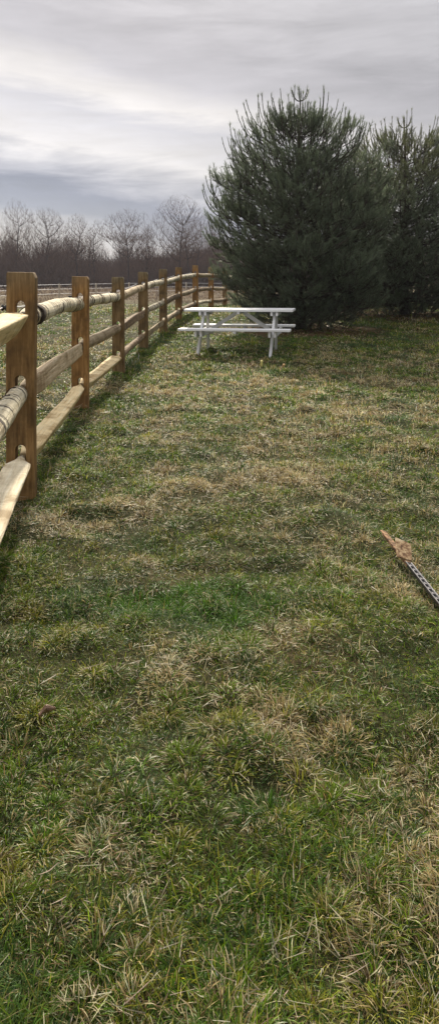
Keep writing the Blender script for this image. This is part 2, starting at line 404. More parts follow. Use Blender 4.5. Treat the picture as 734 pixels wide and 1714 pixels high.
# rails
def rail_mesh(Ln, kind, seed, thick):
    rs = np.random.default_rng(seed)
    ns, nr = 34, 14 if kind == 'round' else 40
    xs = np.linspace(0, Ln, ns)
    th = np.arange(nr) * 2 * np.pi / nr
    rot0 = rs.uniform(-.4, .4)
    V = []
    bend_y = rs.uniform(-.02, .02); bend_z = rs.uniform(-.015, .02)
    twist = rs.uniform(-.35, .35)
    q0 = rs.uniform(.5, 1.0)
    q0 = np.pi / 2 + rs.uniform(-.05, .35)       # one broad sawn face looks up
    q0 -= .55 if kind == 'flat' else .1
    split_n = [(q0, .60), (q0 + rs.uniform(1.7, 2.1), .78), (q0 - rs.uniform(1.6, 2.0), .74)]
    twist *= .5
    for x in xs:
        u = x / Ln
        e = min(1, (min(x, Ln - x) + .0) / (.22 if kind == 'round' else .34)); e = e * e * (3 - 2 * e)        # taper to a tenon
        if kind == 'round':
            ry, rz = thick * .5, thick * .5
            prof = np.ones(nr)
        else:                     # split log: flat faces meeting in ridges
            prof = 1 / np.maximum.reduce([np.cos(th - a_) / h_ for a_, h_ in split_n] + [np.full(nr, 1 / 1.22)])
            ry, rz = thick * .56, thick * .56
        tn = 1.0 / (prof)
        ten = np.ones(nr)
        pr = prof * e + ten * (1 - e)
        yy = (ry * e + .023 * (1 - e)); zz = (rz * e + .032 * (1 - e))
        wob = 1 + (.030 * np.sin(x * 2.6 + th * 2 + seed) + .018 * np.sin(x * 7 + th * 3 + 2 * seed) + rs.normal(0, .007, nr) + .05 * np.maximum(0, np.sin(x * 3.1 + th + seed * 2)) ** 6) * e
        if kind != 'round': wob = 1 + (.05 * np.sin(x * 2.1 + seed) + .03 * np.sin(x * 5.3 + 2 * seed) + rs.normal(0, .004, nr)) * e
        a = th + (twist * (u - .5) if kind != 'round' else 0) * e
        cy = bend_y * math.sin(math.pi * u); cz = bend_z * math.sin(math.pi * u) + .006 * math.sin(x * 2.3 + seed) * e
        V.append(np.stack([np.full(nr, x), cy + np.cos(a) * yy * pr * wob, cz + np.sin(a) * zz * pr * wob], 1))
    V = np.concatenate(V)
    i, j = np.meshgrid(np.arange(ns - 1), np.arange(nr), indexing='ij'); j2 = (j + 1) % nr
    F = np.stack([i * nr + j, i * nr + j2, (i + 1) * nr + j2, (i + 1) * nr + j], -1).reshape(-1, 4)[:, ::-1]
    caps = np.array([list(range(nr)), [(ns - 1) * nr + k for k in range(nr)][::-1]])
    return V, [F, caps]
KIND = [  # per bay: top, middle, bottom  (shape, material, thickness)
    [('split', 'split', .125), ('round', 'banded', .11), ('split', 'split2', .135)],
    [('round', 'banded', .125), ('flat', 'splitd', .125), ('split', 'split', .12)],
    [('round', 'banded', .12), ('round', 'bark', .125), ('split', 'split', .12)],
    [('round', 'barkb', .115), ('flat', 'dark', .115), ('round', 'dark', .10)],
    [('round', 'banded', .12), ('round', 'banded', .11), ('flat', 'barkb', .10)],
    [('round', 'banded', .12), ('round', 'dark', .13), ('round', 'barkb', .12)],
    [('round', 'banded', .12), ('round', 'barkb', .12), ('round', 'dark', .12)],
    [('round', 'bark', .12), ('round', 'dark', .12), ('round', 'banded', .10)],
    [('round', 'dark', .12), ('round', 'bark', .12), ('round', 'dark', .12)],
]
M['split2'] = mat_rail('pale_split_pine', .45, ((.56, .46, .30), (.74, .65, .47), (.80, .75, .60)))
M['splitd'] = mat_rail('tan_split_rail', .35, ((.36, .26, .15), (.58, .46, .30), (.68, .59, .43)))
M['barkb'] = mat_rail('brown_banded_rail', 1.0, ((.30, .22, .12), (.48, .38, .24), (.56, .48, .34)))
RL = {(1, 0): 'cream peeled log with a black strip of bark', (1, 2): 'fresh yellow split rail', (0, 0): 'wide pale yellow split rail at the left edge',
      (0, 1): 'round log rail with dark bark stripes', (2, 1): 'smooth greyish round log', (3, 1): 'dark brown twisted rail'}
for i in range(len(POSTS) - 1):
    (x0, y0), (x1, y1) = POSTS[i], POSTS[i + 1]
    for k in range(3):
        sh, mt, thk = KIND[i][k] if i < len(KIND) else random.choice(KIND[5:9])[k]
        zc = HOLES[k][0] + .036
        a = Vector((x0, y0, hz(x0, y0) + zc)); b = Vector((x1, y1, hz(x1, y1) + zc))
        d = (b - a).normalized(); a = a + d * .008; b = b - d * .008
        Ln = (b - a).length
        V, F = rail_mesh(Ln, sh, i * 3 + k + 1, thk)
        o = np_mesh('rail', V, F, M[mt], fence, smooth=(sh == 'round'))
        o.location = a - fl
        o.rotation_euler = d.to_track_quat('X', 'Z').to_euler()
        if (i, k) in RL: o['label'] = RL[(i, k)]
        if mt == 'banded' and i < 6:      # strips of dark bark the peeling left on
            rr = np.random.default_rng(i * 9 + k)
            spots_ = [(.42, .15, 6.28)] if (i, k) == (1, 0) else []
            spots_ += [(rr.uniform(.2, Ln - .2), rr.uniform(.008, .03), rr.uniform(1.5, 4.5)) for _ in range(5 if i < 3 else 3)]
            for xs_, wd_, arc in spots_:
                nn = 16; a0 = rr.uniform(0, 6.28) if arc < 6 else 0
                ringv = V.reshape(34, 14, 3); u_ = xs_ / Ln * 33; k0 = int(u_)
                c_ = ringv[k0].mean(0) * (1 - (u_ - k0)) + ringv[min(33, k0 + 1)].mean(0) * (u_ - k0)
                rad_ = np.linalg.norm((ringv[k0] - ringv[k0].mean(0))[:, 1:], axis=1).max() + .0015
                an = a0 + np.linspace(0, arc, nn); wl = wd_ * .5 * (1 + rr.normal(0, .18, nn)); wr = wd_ * .5 * (1 + rr.normal(0, .18, nn)); sk = .02 * np.sin(an + k)
                if arc < 6: e_ = np.sin(np.linspace(0, np.pi, nn)) ** .6; wl = wl * e_ + .0008; wr = wr * e_ + .0008
                A_ = np.stack([xs_ - wl + sk, c_[1] + np.cos(an) * rad_, c_[2] + np.sin(an) * rad_], 1); B_ = A_.copy(); B_[:, 0] = xs_ + wr + sk
                q_ = np.arange(nn - 1); bs = np_mesh('bark_strip', np.concatenate([A_, B_]), [np.stack([q_, q_ + 1, q_ + 1 + nn, q_ + nn], 1)], M['bark_dark'], o)
                sl_ = bs.modifiers.new('thickness', 'SOLIDIFY'); sl_.thickness = .004; sl_.offset = 0
# electric rope and insulators on the field side of the posts
wp = []
for i, (x, y) in enumerate(POSTS):
    p = Vector((x - PW / 2 - .035 - fl.x, y + .02 - fl.y, hz(x, y) + 1.135)); wp.append(p)
pts = []
for a, b in zip(wp[:-1], wp[1:]):
    for k in range(6):
        u = k / 6; pts.append(a.lerp(b, u) - Vector((0, 0, .02 * 4 * u * (1 - u))))
pts.append(wp[-1])
tube_obj('rope', [tuple(p) for p in pts], .0045, M['wire'], fence, 5)
def insulator_mesh():
    pr = [(0, 0), (.012, 0), (.012, .012), (.020, .012), (.020, .020), (.013, .022), (.013, .034), (.020, .036), (.020, .044), (.008, .046), (0, .046)]
    bm = bmesh.new(); n = 10; rings = []
    for r, z in pr:
        rings.append([bm.verts.new((-z, r * math.cos(2 * math.pi * q / n), r * math.sin(2 * math.pi * q / n))) for q in range(n)] if r > 0 else [bm.verts.new((-z, 0, 0))])
    for A, B in zip(rings[:-1], rings[1:]):
        for q in range(n):
            q2 = (q + 1) % n
            if len(A) == 1: bm.faces.new((A[0], B[q], B[q2]))
            elif len(B) == 1: bm.faces.new((A[q], B[0], A[q2]))
            else: bm.faces.new((A[q], B[q], B[q2], A[q2]))
    return bm
ins = None
for i, (x, y) in enumerate(POSTS):
    if i == 0 or i > 8: continue
    if ins is None: ins = bm_obj('insulator', insulator_mesh(), M['blackp'], fence, smooth=False); o = ins
    else: o = ins.copy(); link(o); o.parent = fence
    o.location = wp[i] + Vector((.040, -.0, 0))

# ------------------------------------------------------------------ paddock wire fence further off
pf = empty('wire_fence', (-14, 38, 0))
tag(pf, 'low paddock fence of pale posts and white wires across the dry field', 'fence')
pl = []
npst = 13
for k in range(npst):
    u = k / (npst - 1); x = -19 + 22 * u; y = 33 + 31 * u; pl.append((x, y))
bm0 = None
for k, (x, y) in enumerate(pl):
    if bm0 is None:
        V, F = tubes([(0, 0, -.2), (0, 0, 1.0)], [(0, 0, 1.0), (0, 0, 1.06)], [.062, .055], [.055, .028], 8)
        bm0 = np_mesh('post', V, [F], M['pale_post'], pf); o = bm0
    else: o = bm0.copy(); link(o); o.parent = pf
    o.name = 'post'; o.location = (x + 14, y - 38, hz(x, y))
for zz in (1.0, .72, .44):
    pts = [(x + 14, y - 38 - .07, hz(x, y) + zz) for x, y in pl]
    tube_obj('wire', pts, .009, M['wire'], pf, 4)

# ------------------------------------------------------------------ picnic table
def boxm(bm, c, s, rot=None):
    r = bmesh.ops.create_cube(bm, size=1.0)
    mtx = Matrix.Translation(c) @ (rot.to_4x4() if rot else Matrix.Identity(4)) @ Matrix.Diagonal((*s, 1))
    bmesh.ops.transform(bm, matrix=mtx, verts=r['verts']); return r['verts']
def box(name, c, s, mat, parent, rot=None, bevel=.006):
    bm = bmesh.new(); boxm(bm, Vector(c), s, rot); return bm_obj(name, bm, mat, parent, bevel=bevel)
def bar(name, a, b, w, t, mat, parent, bevel=.004):
    """board from a to b: width w in the plane of the frame, thickness t along x"""
    a = Vector(a); b = Vector(b); d = (b - a); z_ = d.normalized()
    if abs(z_.x) < .1: x_ = Vector((1, 0, 0)); y_ = z_.cross(x_); dims = (t, w, d.length)
    else: y_ = Vector((0, 1, 0)); x_ = y_.cross(z_); dims = (w, t, d.length)
    q = Matrix((x_, y_, z_)).transposed()
    bm = bmesh.new(); boxm(bm, (a + b) / 2, dims, q); return bm_obj(name, bm, mat, parent, bevel=bevel)
TX, TY = .36, 12.75
tb = empty('picnic_table', (TX, TY, hz(TX, TY - .3) + .005), R(-9))
tag(tb, 'white picnic table with two attached benches standing on the grass before the pine', 'picnic table')
TL, TH = 1.82, .775
w3 = .73 / 4
for k in range(4):
    box('tabletop_board', (0, -.365 + w3 * (k + .5), TH - .02), (TL, w3 - .008, .04), M['white'], tb)
for s in (-1, 1):
    for q in (-1, 1):
        box('seat_board', (-.02, s * .63 + q * .0685, .47 - .019), (TL, .13, .038), M['white'], tb)
LX = .60
for sx in (-1, 1):
    for s in (-1, 1):     # splayed legs, running under the top to the ground outside
        bar('leg', (sx * LX, s * .15, TH - .045), (sx * LX - .05, s * .55, -.03), .085, .044, M['white'], tb)
    for q in (-1, 1):     # doubled seat bearer either side of the legs
        box('seat_bearer', (sx * LX + q * .045, 0, .385), (.036, 1.46, .094), M['white'], tb)
        box('top_bearer', (sx * LX + q * .045, 0, TH - .04 - .036), (.036, .68, .066), M['white'], tb)
    bar('brace', (sx * .05, -.02, TH - .06), (sx * (LX - .07), -.02, .40), .062, .04, M['white'], tb)
box('top_cleat', (0, 0, TH - .04 - .022), (.05, .66, .042), M['white'], tb)
for s in (-1, 1):
    box('seat_cleat', (0, s * .63, .47 - .038 - .02), (.045, .25, .038), M['white'], tb)

# ------------------------------------------------------------------ small yellow pegs in the grass in front of the table
def peg(x, y, h, r, mat, lean, label):
    V, F = tubes([(0, 0, -.02), (0, 0, h * .8), (0, 0, h * .8)], [(0, 0, h * .8), (0, 0, h), (0, 0, h * .8 + .001)], [r, r * 1.25, r * 1.25], [r, r * .9, r], 10)
    top = np.array([[2 * 10 * 1 + 10 + k for k in range(10)]])
    o = np_mesh('marker_peg', V, [F, top], mat); o.location = (x, y, hz(x, y) + .01); o.rotation_euler = (lean, lean * .6, 0)
    tag(o, label, 'marker peg', 'small pegs in the lawn')
peg(.627, 11.2, .085, .018, M['yellow'], .1, 'tiny pale yellow peg upright in the grass, the left one before the table')
peg(.937, 11.05, .055, .017, M['orange'], .5, 'tiny tan orange peg leaning in the grass, right of the yellow one')

# ------------------------------------------------------------------ steel T-post lying in the lawn
tp_dir = Vector((.854 - .806, 2.91 - 3.69, 0)).normalized()
tpz = hz(.82, 3.2) + .055
tp = empty('steel_fence_post', (.806, 3.69, tpz + .01))
tp.rotation_euler = (0, R(1.0), math.atan2(tp_dir.y, tp_dir.x))
tag(tp, 'studded steel post with rusty tip and anchor plate lying in the lawn', 'fence post')
def tsec(x0, x1, name, mat, mat2=None):
    bm = bmesh.new()
    boxm(bm, Vector(((x0 + x1) / 2, 0, .0)), (x1 - x0, .029, .005))          # flange lying flat
    boxm(bm, Vector(((x0 + x1) / 2, .0, -.011)), (x1 - x0, .005, .017))       # web pointing up
    bmesh.ops.transform(bm, matrix=Matrix.Rotation(R(-16), 4, 'X'), verts=bm.verts[:])
    return bm_obj(name, bm, mat, tp, bevel=.001)
sh = tsec(0.40, 1.85, 'shaft', M['steel']); tipo = tsec(0, .398, 'rusty_tip', M['rust_dark']); tipo['label'] = 'flaking orange rusted tip'
st0 = None
RX = Matrix.Rotation(R(-16), 4, 'X')
for k in range(30):
    if st0 is None:
        bm = bmesh.new(); boxm(bm, Vector((0, 0, 0)), (.016, .013, .0055)); st0 = bm_obj('stud', bm, M['steel_mid'], tp, bevel=.001); o = st0
    else: o = st0.copy(); link(o); o.parent = tp
    o.location = RX @ Vector((.45 + k * .046, -.004, .0048)); o.rotation_euler = (R(-16), 0, 0)
bm = bmesh.new(); boxm(bm, Vector((1.125, .0130, .0034)), (1.45, .0035, .0026)); boxm(bm, Vector((1.125, -.0130, .0034)), (1.45, .0025, .0024))
bmesh.ops.transform(bm, matrix=Matrix.Rotation(R(-16), 4, 'X'), verts=bm.verts[:])
bm_obj('worn_edges', bm, M['steel_pale'], tp)
bm = bmesh.new()         # anchor plate: a trapezoid with bent corner
out = [(-.060, -.034), (.062, -.044), (.058, .028), (-.050, .040)]
lo = [bm.verts.new((x, y, -.0045)) for x, y in out]; hi = [bm.verts.new((x, y, -.009 + .012)) for x, y in out]
bm.faces.new(lo); bm.faces.new(hi[::-1])
for q in range(4): bm.faces.new((lo[q], lo[(q + 1) % 4], hi[(q + 1) % 4], hi[q]))
bmesh.ops.transform(bm, matrix=Matrix.Translation((.325, -.004, .030)) @ Matrix.Rotation(R(-4), 4, 'X') @ Matrix.Rotation(R(24), 4, 'Y'), verts=bm.verts[:])
bmesh.ops.transform(bm, matrix=Matrix.Rotation(R(-16), 4, 'X'), verts=bm.verts[:])
pl_ = bm_obj('anchor_plate', bm, M['rust'], tp, bevel=.001)

# ------------------------------------------------------------------ dead leaf
n1_, n2_ = 14, 7
V = []
for i in range(n1_):
    u = i / (n1_ - 1)
    wd = .017 * math.sin(math.pi * min(1, u ** .8)) ** .7 + .0008
    for j in range(n2_):
        v = j / (n2_ - 1) * 2 - 1
        V.append((u * .068 - .034, v * wd * (1 + .12 * math.sin(u * 22)), .018 * v * v + .012 * math.sin(u * 3.0) + .004 * math.sin(9 * u + 3 * v)))
i, j = np.meshgrid(np.arange(n1_ - 1), np.arange(n2_ - 1), indexing='ij')
F = np.stack([i * n2_ + j, (i + 1) * n2_ + j, (i + 1) * n2_ + j + 1, i * n2_ + j + 1], -1).reshape(-1, 4)
lf = np_mesh('dead_leaf', np.array(V), [F], M['leaf'], smooth=True)
sol = lf.modifiers.new('thickness', 'SOLIDIFY'); sol.thickness = .0006
lf.scale = (.72, .72, .72); lf.location = (-.50, 2.18, hz(-.50, 2.18) + .05); lf.rotation_euler = (R(-12), R(-14), R(22))
tag(lf, 'curled reddish brown dead leaf lying on the grass at the left', 'leaf')

# ------------------------------------------------------------------ grass
def hsvjit(c, n, amt=.18):
    b = rng.normal(1, amt, (n, 1)); j = rng.normal(1, .06, (n, 3)); return np.clip(np.array(c)[None] * b * j, .004, .9)
def make_blades(P, Lh, Wd, phi, lean, curl, colors, twist=None, fine=True):
    """P (n,3) roots; Lh length; lean 0 upright..1 lying; curl bend"""
    n = len(P)
    d = np.stack([np.cos(phi), np.sin(phi), np.zeros(n)], 1)
    side = np.stack([-np.sin(phi + twist), np.cos(phi + twist), np.zeros(n)], 1)
    ts = np.array([0, .4, .75, 1.0]); ws = np.array([1.0, .9, .55, 0])
    a = lean * np.pi / 2
    fin = np.interp(P[:, 1], [0, 3.5, 9], [.64, .72, 1.0]) if fine else np.ones(n)
    Lh = Lh * fin; Wd = Wd * np.interp(P[:, 1], [0, 3.5, 9], [.78, .85, 1.0]) if fine else Wd
    V = np.zeros((n, 7, 3), np.float32); k = 0
    for t_, w_ in zip(ts, ws):
        ang = a + curl * t_
        hx = np.sin(ang) * t_ * Lh; hv = np.cos(ang) * t_ * Lh
        c = P + d * hx[:, None]; c[:, 2] += np.maximum(hv, .002)
        if w_ > 0:
            o_ = side * (Wd * w_ / 2)[:, None]; o_ = o_ + np.stack([np.zeros(n), np.zeros(n), rng.normal(0, .25, n) * Wd * w_], 1)
            V[:, k] = c - o_; V[:, k + 1] = c + o_; k += 2
        else: V[:, k] = c; k += 1
    base = (np.arange(n) * 7)[:, None]
    Q = np.concatenate([base + np.array([[0, 1, 3, 2]]), base + np.array([[2, 3, 5, 4]])]); T = base + np.array([[4, 5, 6]])
    g = np.array([.55, .55, .85, .85, 1.15, 1.15, 1.35])      # shade painted into the blade roots, highlight into the tips
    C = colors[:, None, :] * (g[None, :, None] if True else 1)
    return V.reshape(-1, 3), Q, T, C.reshape(-1, 3)
def greenness(x, y):
    g = fbm(x, y, .8, 31, 4) * .42 + fbm(x, y, .24, 77, 3) * .58
    g = g + .06 * np.exp(-((y - 2.5) / .9) ** 2) - .075 * np.exp(-((y - 1.2) / .35) ** 2)
    g = g - .055 * np.exp(-((y - 7.5) / 3.0) ** 2) * np.exp(-((x - .2) / 1.8) ** 2)
    g = g + .13 * np.exp(-(((x + .12) / .34) ** 2 + ((y - 3.0) / .24) ** 2))
    g = g + .07 * np.exp(-((x - fence_x(y) - .3) / .35) ** 2)
    g = g + .05 * (vnoise(x, y, .17, 9) - .5)
    g = g + .12 * np.exp(-(((x - .1) / 1.6) ** 2 + ((y - 13.6) / 1.3) ** 2))
    return g
GREEN = [(.090, .178, .010), (.150, .235, .014), (.044, .102, .007), (.235, .240, .026), (.084, .150, .030)]
STRAW = [(.52, .40, .18), (.30, .21, .09), (.68, .57, .34), (.17, .11, .05), (.46, .39, .22)]
def lawn():
    # tuft centres: density falls with distance so that each picture row is equally full
    def sample(n, d0, d1, pw):
        u = rng.random(n); e = 2 - pw
        d = (d0 ** e + u * (d1 ** e - d0 ** e)) ** (1 / e)
        hw = d * .34 + .35
        x = rng.uniform(-1, 1, n) * hw
        out = rng.random(n) < .26      # thinner beside the view, for a step to the side
        x = np.where(out, np.sign(x) * (hw + rng.random(n) * 1.6), x)
        return x, d
    parts = []
    NT = 36000
    tx, ty = sample(NT, .7, 26, 1.68)
    tg = greenness(tx, ty) + rng.normal(0, .05, NT)
    tcol = rng.integers(0, 5, NT); tbr = np.clip(rng.normal(1, .30, NT), .45, 1.8)
    per = rng.integers(14, 34, NT)
    idx = np.repeat(np.arange(NT), per)
    rad = (.018 + .024 * rng.random(NT)) * .8 * (1 + ty * .06)
    n = len(idx)
    ax = rng.normal(0, 1, n); ay = rng.normal(0, 1, n)
    x = tx[idx] + ax * rad[idx]; y = ty[idx] + ay * rad[idx]
    g = tg[idx]; cls = tcol[idx]
    phi_out = np.arctan2(ay, ax) + rng.normal(0, .6, n)
    # tussocks: a hand's breadth across, tall in the middle, leaning outward
    NK = 2500
    kx, ky = sample(NK, .95, 13, 1.6); kr = rng.uniform(.025, .075, NK) * (1 + ky * .03); kper = (rng.integers(130, 280, NK) * (kr / .08)).astype(int)
    kx[:30] = -.10 + rng.normal(0, .19, 30); ky[:30] = 3.02 + rng.normal(0, .12, 30)      # the lush green patch
    kg = greenness(kx, ky) + rng.normal(0, .06, NK); ki = np.repeat(np.arange(NK), kper); nk = len(ki)
    qa = rng.uniform(0, 2 * np.pi, nk); qr = np.sqrt(rng.random(nk)) * kr[ki]
    Kx = kx[ki] + np.cos(qa) * qr; Ky = ky[ki] + np.sin(qa) * qr; rel = qr / kr[ki]
    lu = np.exp(-(((kx + .10) / .30) ** 2 + ((ky - 3.02) / .20) ** 2)) > .35
    kgreen = rng.random(nk) < np.clip(1 / (1 + np.exp(-(kg[ki] - .445) / .03)), .12, .92) * (1 - .35 * rel)
    kbr = np.clip(rng.normal(1, .22, NK), .6, 1.6)[ki]; kc = rng.integers(0, 5, NK)[ki]
    kL = (.030 + .032 * rng.random(NK))[ki] * rng.uniform(.6, 1.25, nk) * (1.15 - .35 * rel) * np.where(kgreen, 1, 1.15)
    kgreen = kgreen | (lu[ki] & (rng.random(nk) < .8)); kL = kL * np.where(lu[ki], 1.35, 1)
    kcol = np.where(kgreen[:, None], np.array(GREEN)[kc], np.array(STRAW)[(kc + rng.integers(0, 3, nk)) % 5]) * (kbr * rng.normal(1, .18, nk))[:, None]
    kcol = np.where((lu[ki] & kgreen & (rng.random(nk) < .8))[:, None], np.array([[.075, .185, .014]]) * rng.normal(1, .2, (nk, 1)), kcol)
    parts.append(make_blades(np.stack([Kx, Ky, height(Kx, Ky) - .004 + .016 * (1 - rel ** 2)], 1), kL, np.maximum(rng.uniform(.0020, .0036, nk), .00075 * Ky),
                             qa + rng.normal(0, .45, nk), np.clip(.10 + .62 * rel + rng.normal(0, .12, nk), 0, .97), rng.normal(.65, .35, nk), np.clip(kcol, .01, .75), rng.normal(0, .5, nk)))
    # loose cover between the tufts
    n2 = 420000
    x2, y2 = sample(n2, .6, 30, 1.62)
    x = np.concatenate([x, x2]); y = np.concatenate([y, y2]); g = np.concatenate([g, greenness(x2, y2) - .02 + rng.normal(0, .06, n2)])
    cls = np.concatenate([cls, rng.integers(0, 5, n2)]); phi = np.concatenate([phi_out, rng.uniform(0, 2 * np.pi, n2)])
    tuf = np.concatenate([np.ones(n, bool), np.zeros(n2, bool)]); br = np.concatenate([tbr[idx], np.ones(n2)])
    left = (x < fence_x(y) - .25)
    keep = ~(left & (rng.random(len(x)) < np.where(fbm(x, y, .7, 55) > .5, .85, .35)))
    x, y, g, cls, phi, tuf, br, left = [a[keep] for a in (x, y, g, cls, phi, tuf, br, left)]
    for qx, qy, qr in ((1.80, 16.7, 1.7), (5.12, 20.8, 2.0), (9.4, 19.0, 1.8)):
        keep = (np.hypot(x - qx, y - qy) > qr * (.6 + .8 * fbm(x, y, .5, 66))) | (rng.random(len(x)) < .18)
        x, y, g, cls, phi, tuf, br, left = [a[keep] for a in (x, y, g, cls, phi, tuf, br, left)]
    n = len(x)
    pg = 1 / (1 + np.exp(-(g - .448) / .034))       # probability that a blade is green
    pg = np.clip(pg, .20, .91)
    green = rng.random(n) < pg
    dist = np.hypot(x, y)
    Lh = np.where(green, rng.gamma(9, .0040, n), rng.gamma(7, .0050, n))
    tall = fbm(x, y, .33, 91, 2)
    Lh *= .68 + 1.6 * tall ** 2
    Lh *= .75 + .6 * vnoise(x, y, .17, 9)
    lush = np.exp(-(((x + .12) / .26) ** 2 + ((y - 3.0) / .18) ** 2)); Lh *= 1 + .75 * lush
    Lh *= np.where(tuf, 1.05, .68)
    lean = np.where(green, rng.beta(2.4, 2.2, n) * .98, rng.beta(4.2, 1.5, n))
    curl = np.where(green, rng.normal(.55, .35, n), rng.normal(.35, .8, n))
    Wd = np.where(green, rng.uniform(.0018, .0034, n), rng.uniform(.0015, .0032, n)) * 1.0
    Wd = np.maximum(Wd, .00075 * dist * rng.uniform(.7, 1.3, n))
    Lh *= 1 + np.clip((dist - 5) * .025, 0, .5)
    G = np.array(GREEN)[cls] * np.array([1.02, 1.0, .85]); Sx = np.array(STRAW)[(cls + rng.integers(0, 2, n)) % 5]
    col = np.where(green[:, None], G, Sx) * (br * np.clip(rng.normal(1, .30, n), .35, 2))[:, None] * rng.normal(1, .05, (n, 3))
    # bluish green patch of finer grass in the foreground
    cool = sm(fbm(x, y, .5, 12), .52, .66)[:, None] * green[:, None]
    col = col * (1 - .5 * cool) + np.array([.085, .15, .07]) * .5 * cool
    col = np.clip(col, .01, .75)
    z = height(x, y) - .004
    P = np.stack([x, y, z], 1)
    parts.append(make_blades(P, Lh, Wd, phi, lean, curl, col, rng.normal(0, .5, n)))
    # long bleached stalks lying over the top
    n3 = 30000
    x3, y3 = sample(n3, .75, 16, 1.5)
    kp = (greenness(x3, y3) + rng.normal(0, .07, n3) < .52) & (x3 > fence_x(y3) - 1.5); x3 = x3[kp]; y3 = y3[kp]; n3 = len(x3)
    d3 = np.hypot(x3, y3)
    P = np.stack([x3, y3, height(x3, y3) + rng.uniform(.008, .035, n3)], 1)
    parts.append(make_blades(P, rng.gamma(6, .0105, n3), np.maximum(rng.uniform(.0016, .0032, n3), .0006 * d3), rng.uniform(0, 6.28, n3),
                             rng.uniform(.8, .98, n3), rng.normal(0, .5, n3), np.clip(hsvjit((.60, .52, .35), n3, .25), .03, .8), rng.normal(0, .7, n3)))
    return parts
def join_parts(name, parts, mat):
    Vs, Qs, Ts, Cs = [], [], [], []; off = 0
    for V, Q, T, C in parts:
        Vs.append(V); Qs.append(Q + off); Ts.append(T + off); Cs.append(C); off += len(V)
    return np_mesh(name, np.concatenate(Vs), [np.concatenate(Qs), np.concatenate(Ts)], mat, colors=np.concatenate(Cs), smooth=True)
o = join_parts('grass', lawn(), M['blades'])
tag(o, 'rough green lawn grass mixed with dry straw', 'grass', kind='stuff')
# dry weeds of the far field
def weeds():
    n = 60000
    y = 34 + (rng.random(n) ** 1.3) * 75; x = rng.uniform(-1, 1, n) * (y * .42 + 4) - 4
    kp = fbm(x, y, 5, 3) + rng.normal(0, .08, n) > .42 - .12 * sm(y, 60, 100); x = x[kp]; y = y[kp]; n = len(x)
    kp = ~((x > fence_x(y) - 1) & (y < 55)); x = x[kp]; y = y[kp]; n = len(x)
    z = height(x, y) - .01
    col = np.where((rng.random(n) < .35)[:, None], np.array([[.13, .085, .065]]), np.array([[.30, .235, .165]])) * rng.normal(1, .2, (n, 1))
    return make_blades(np.stack([x, y, z], 1), rng.gamma(5, .06, n) * (.6 + .8 * sm(y, 50, 90)), .0006 * y * rng.uniform(.7, 1.4, n), rng.uniform(0, 6.28, n), rng.beta(2, 4, n) * .7, rng.normal(.3, .3, n), np.clip(col, .01, .6), rng.normal(0, .6, n), False)
o = join_parts('dry_weeds', [weeds()], M['straw'])
tag(o, 'tall dry tan weeds in the field before the woods', 'weeds', kind='stuff')

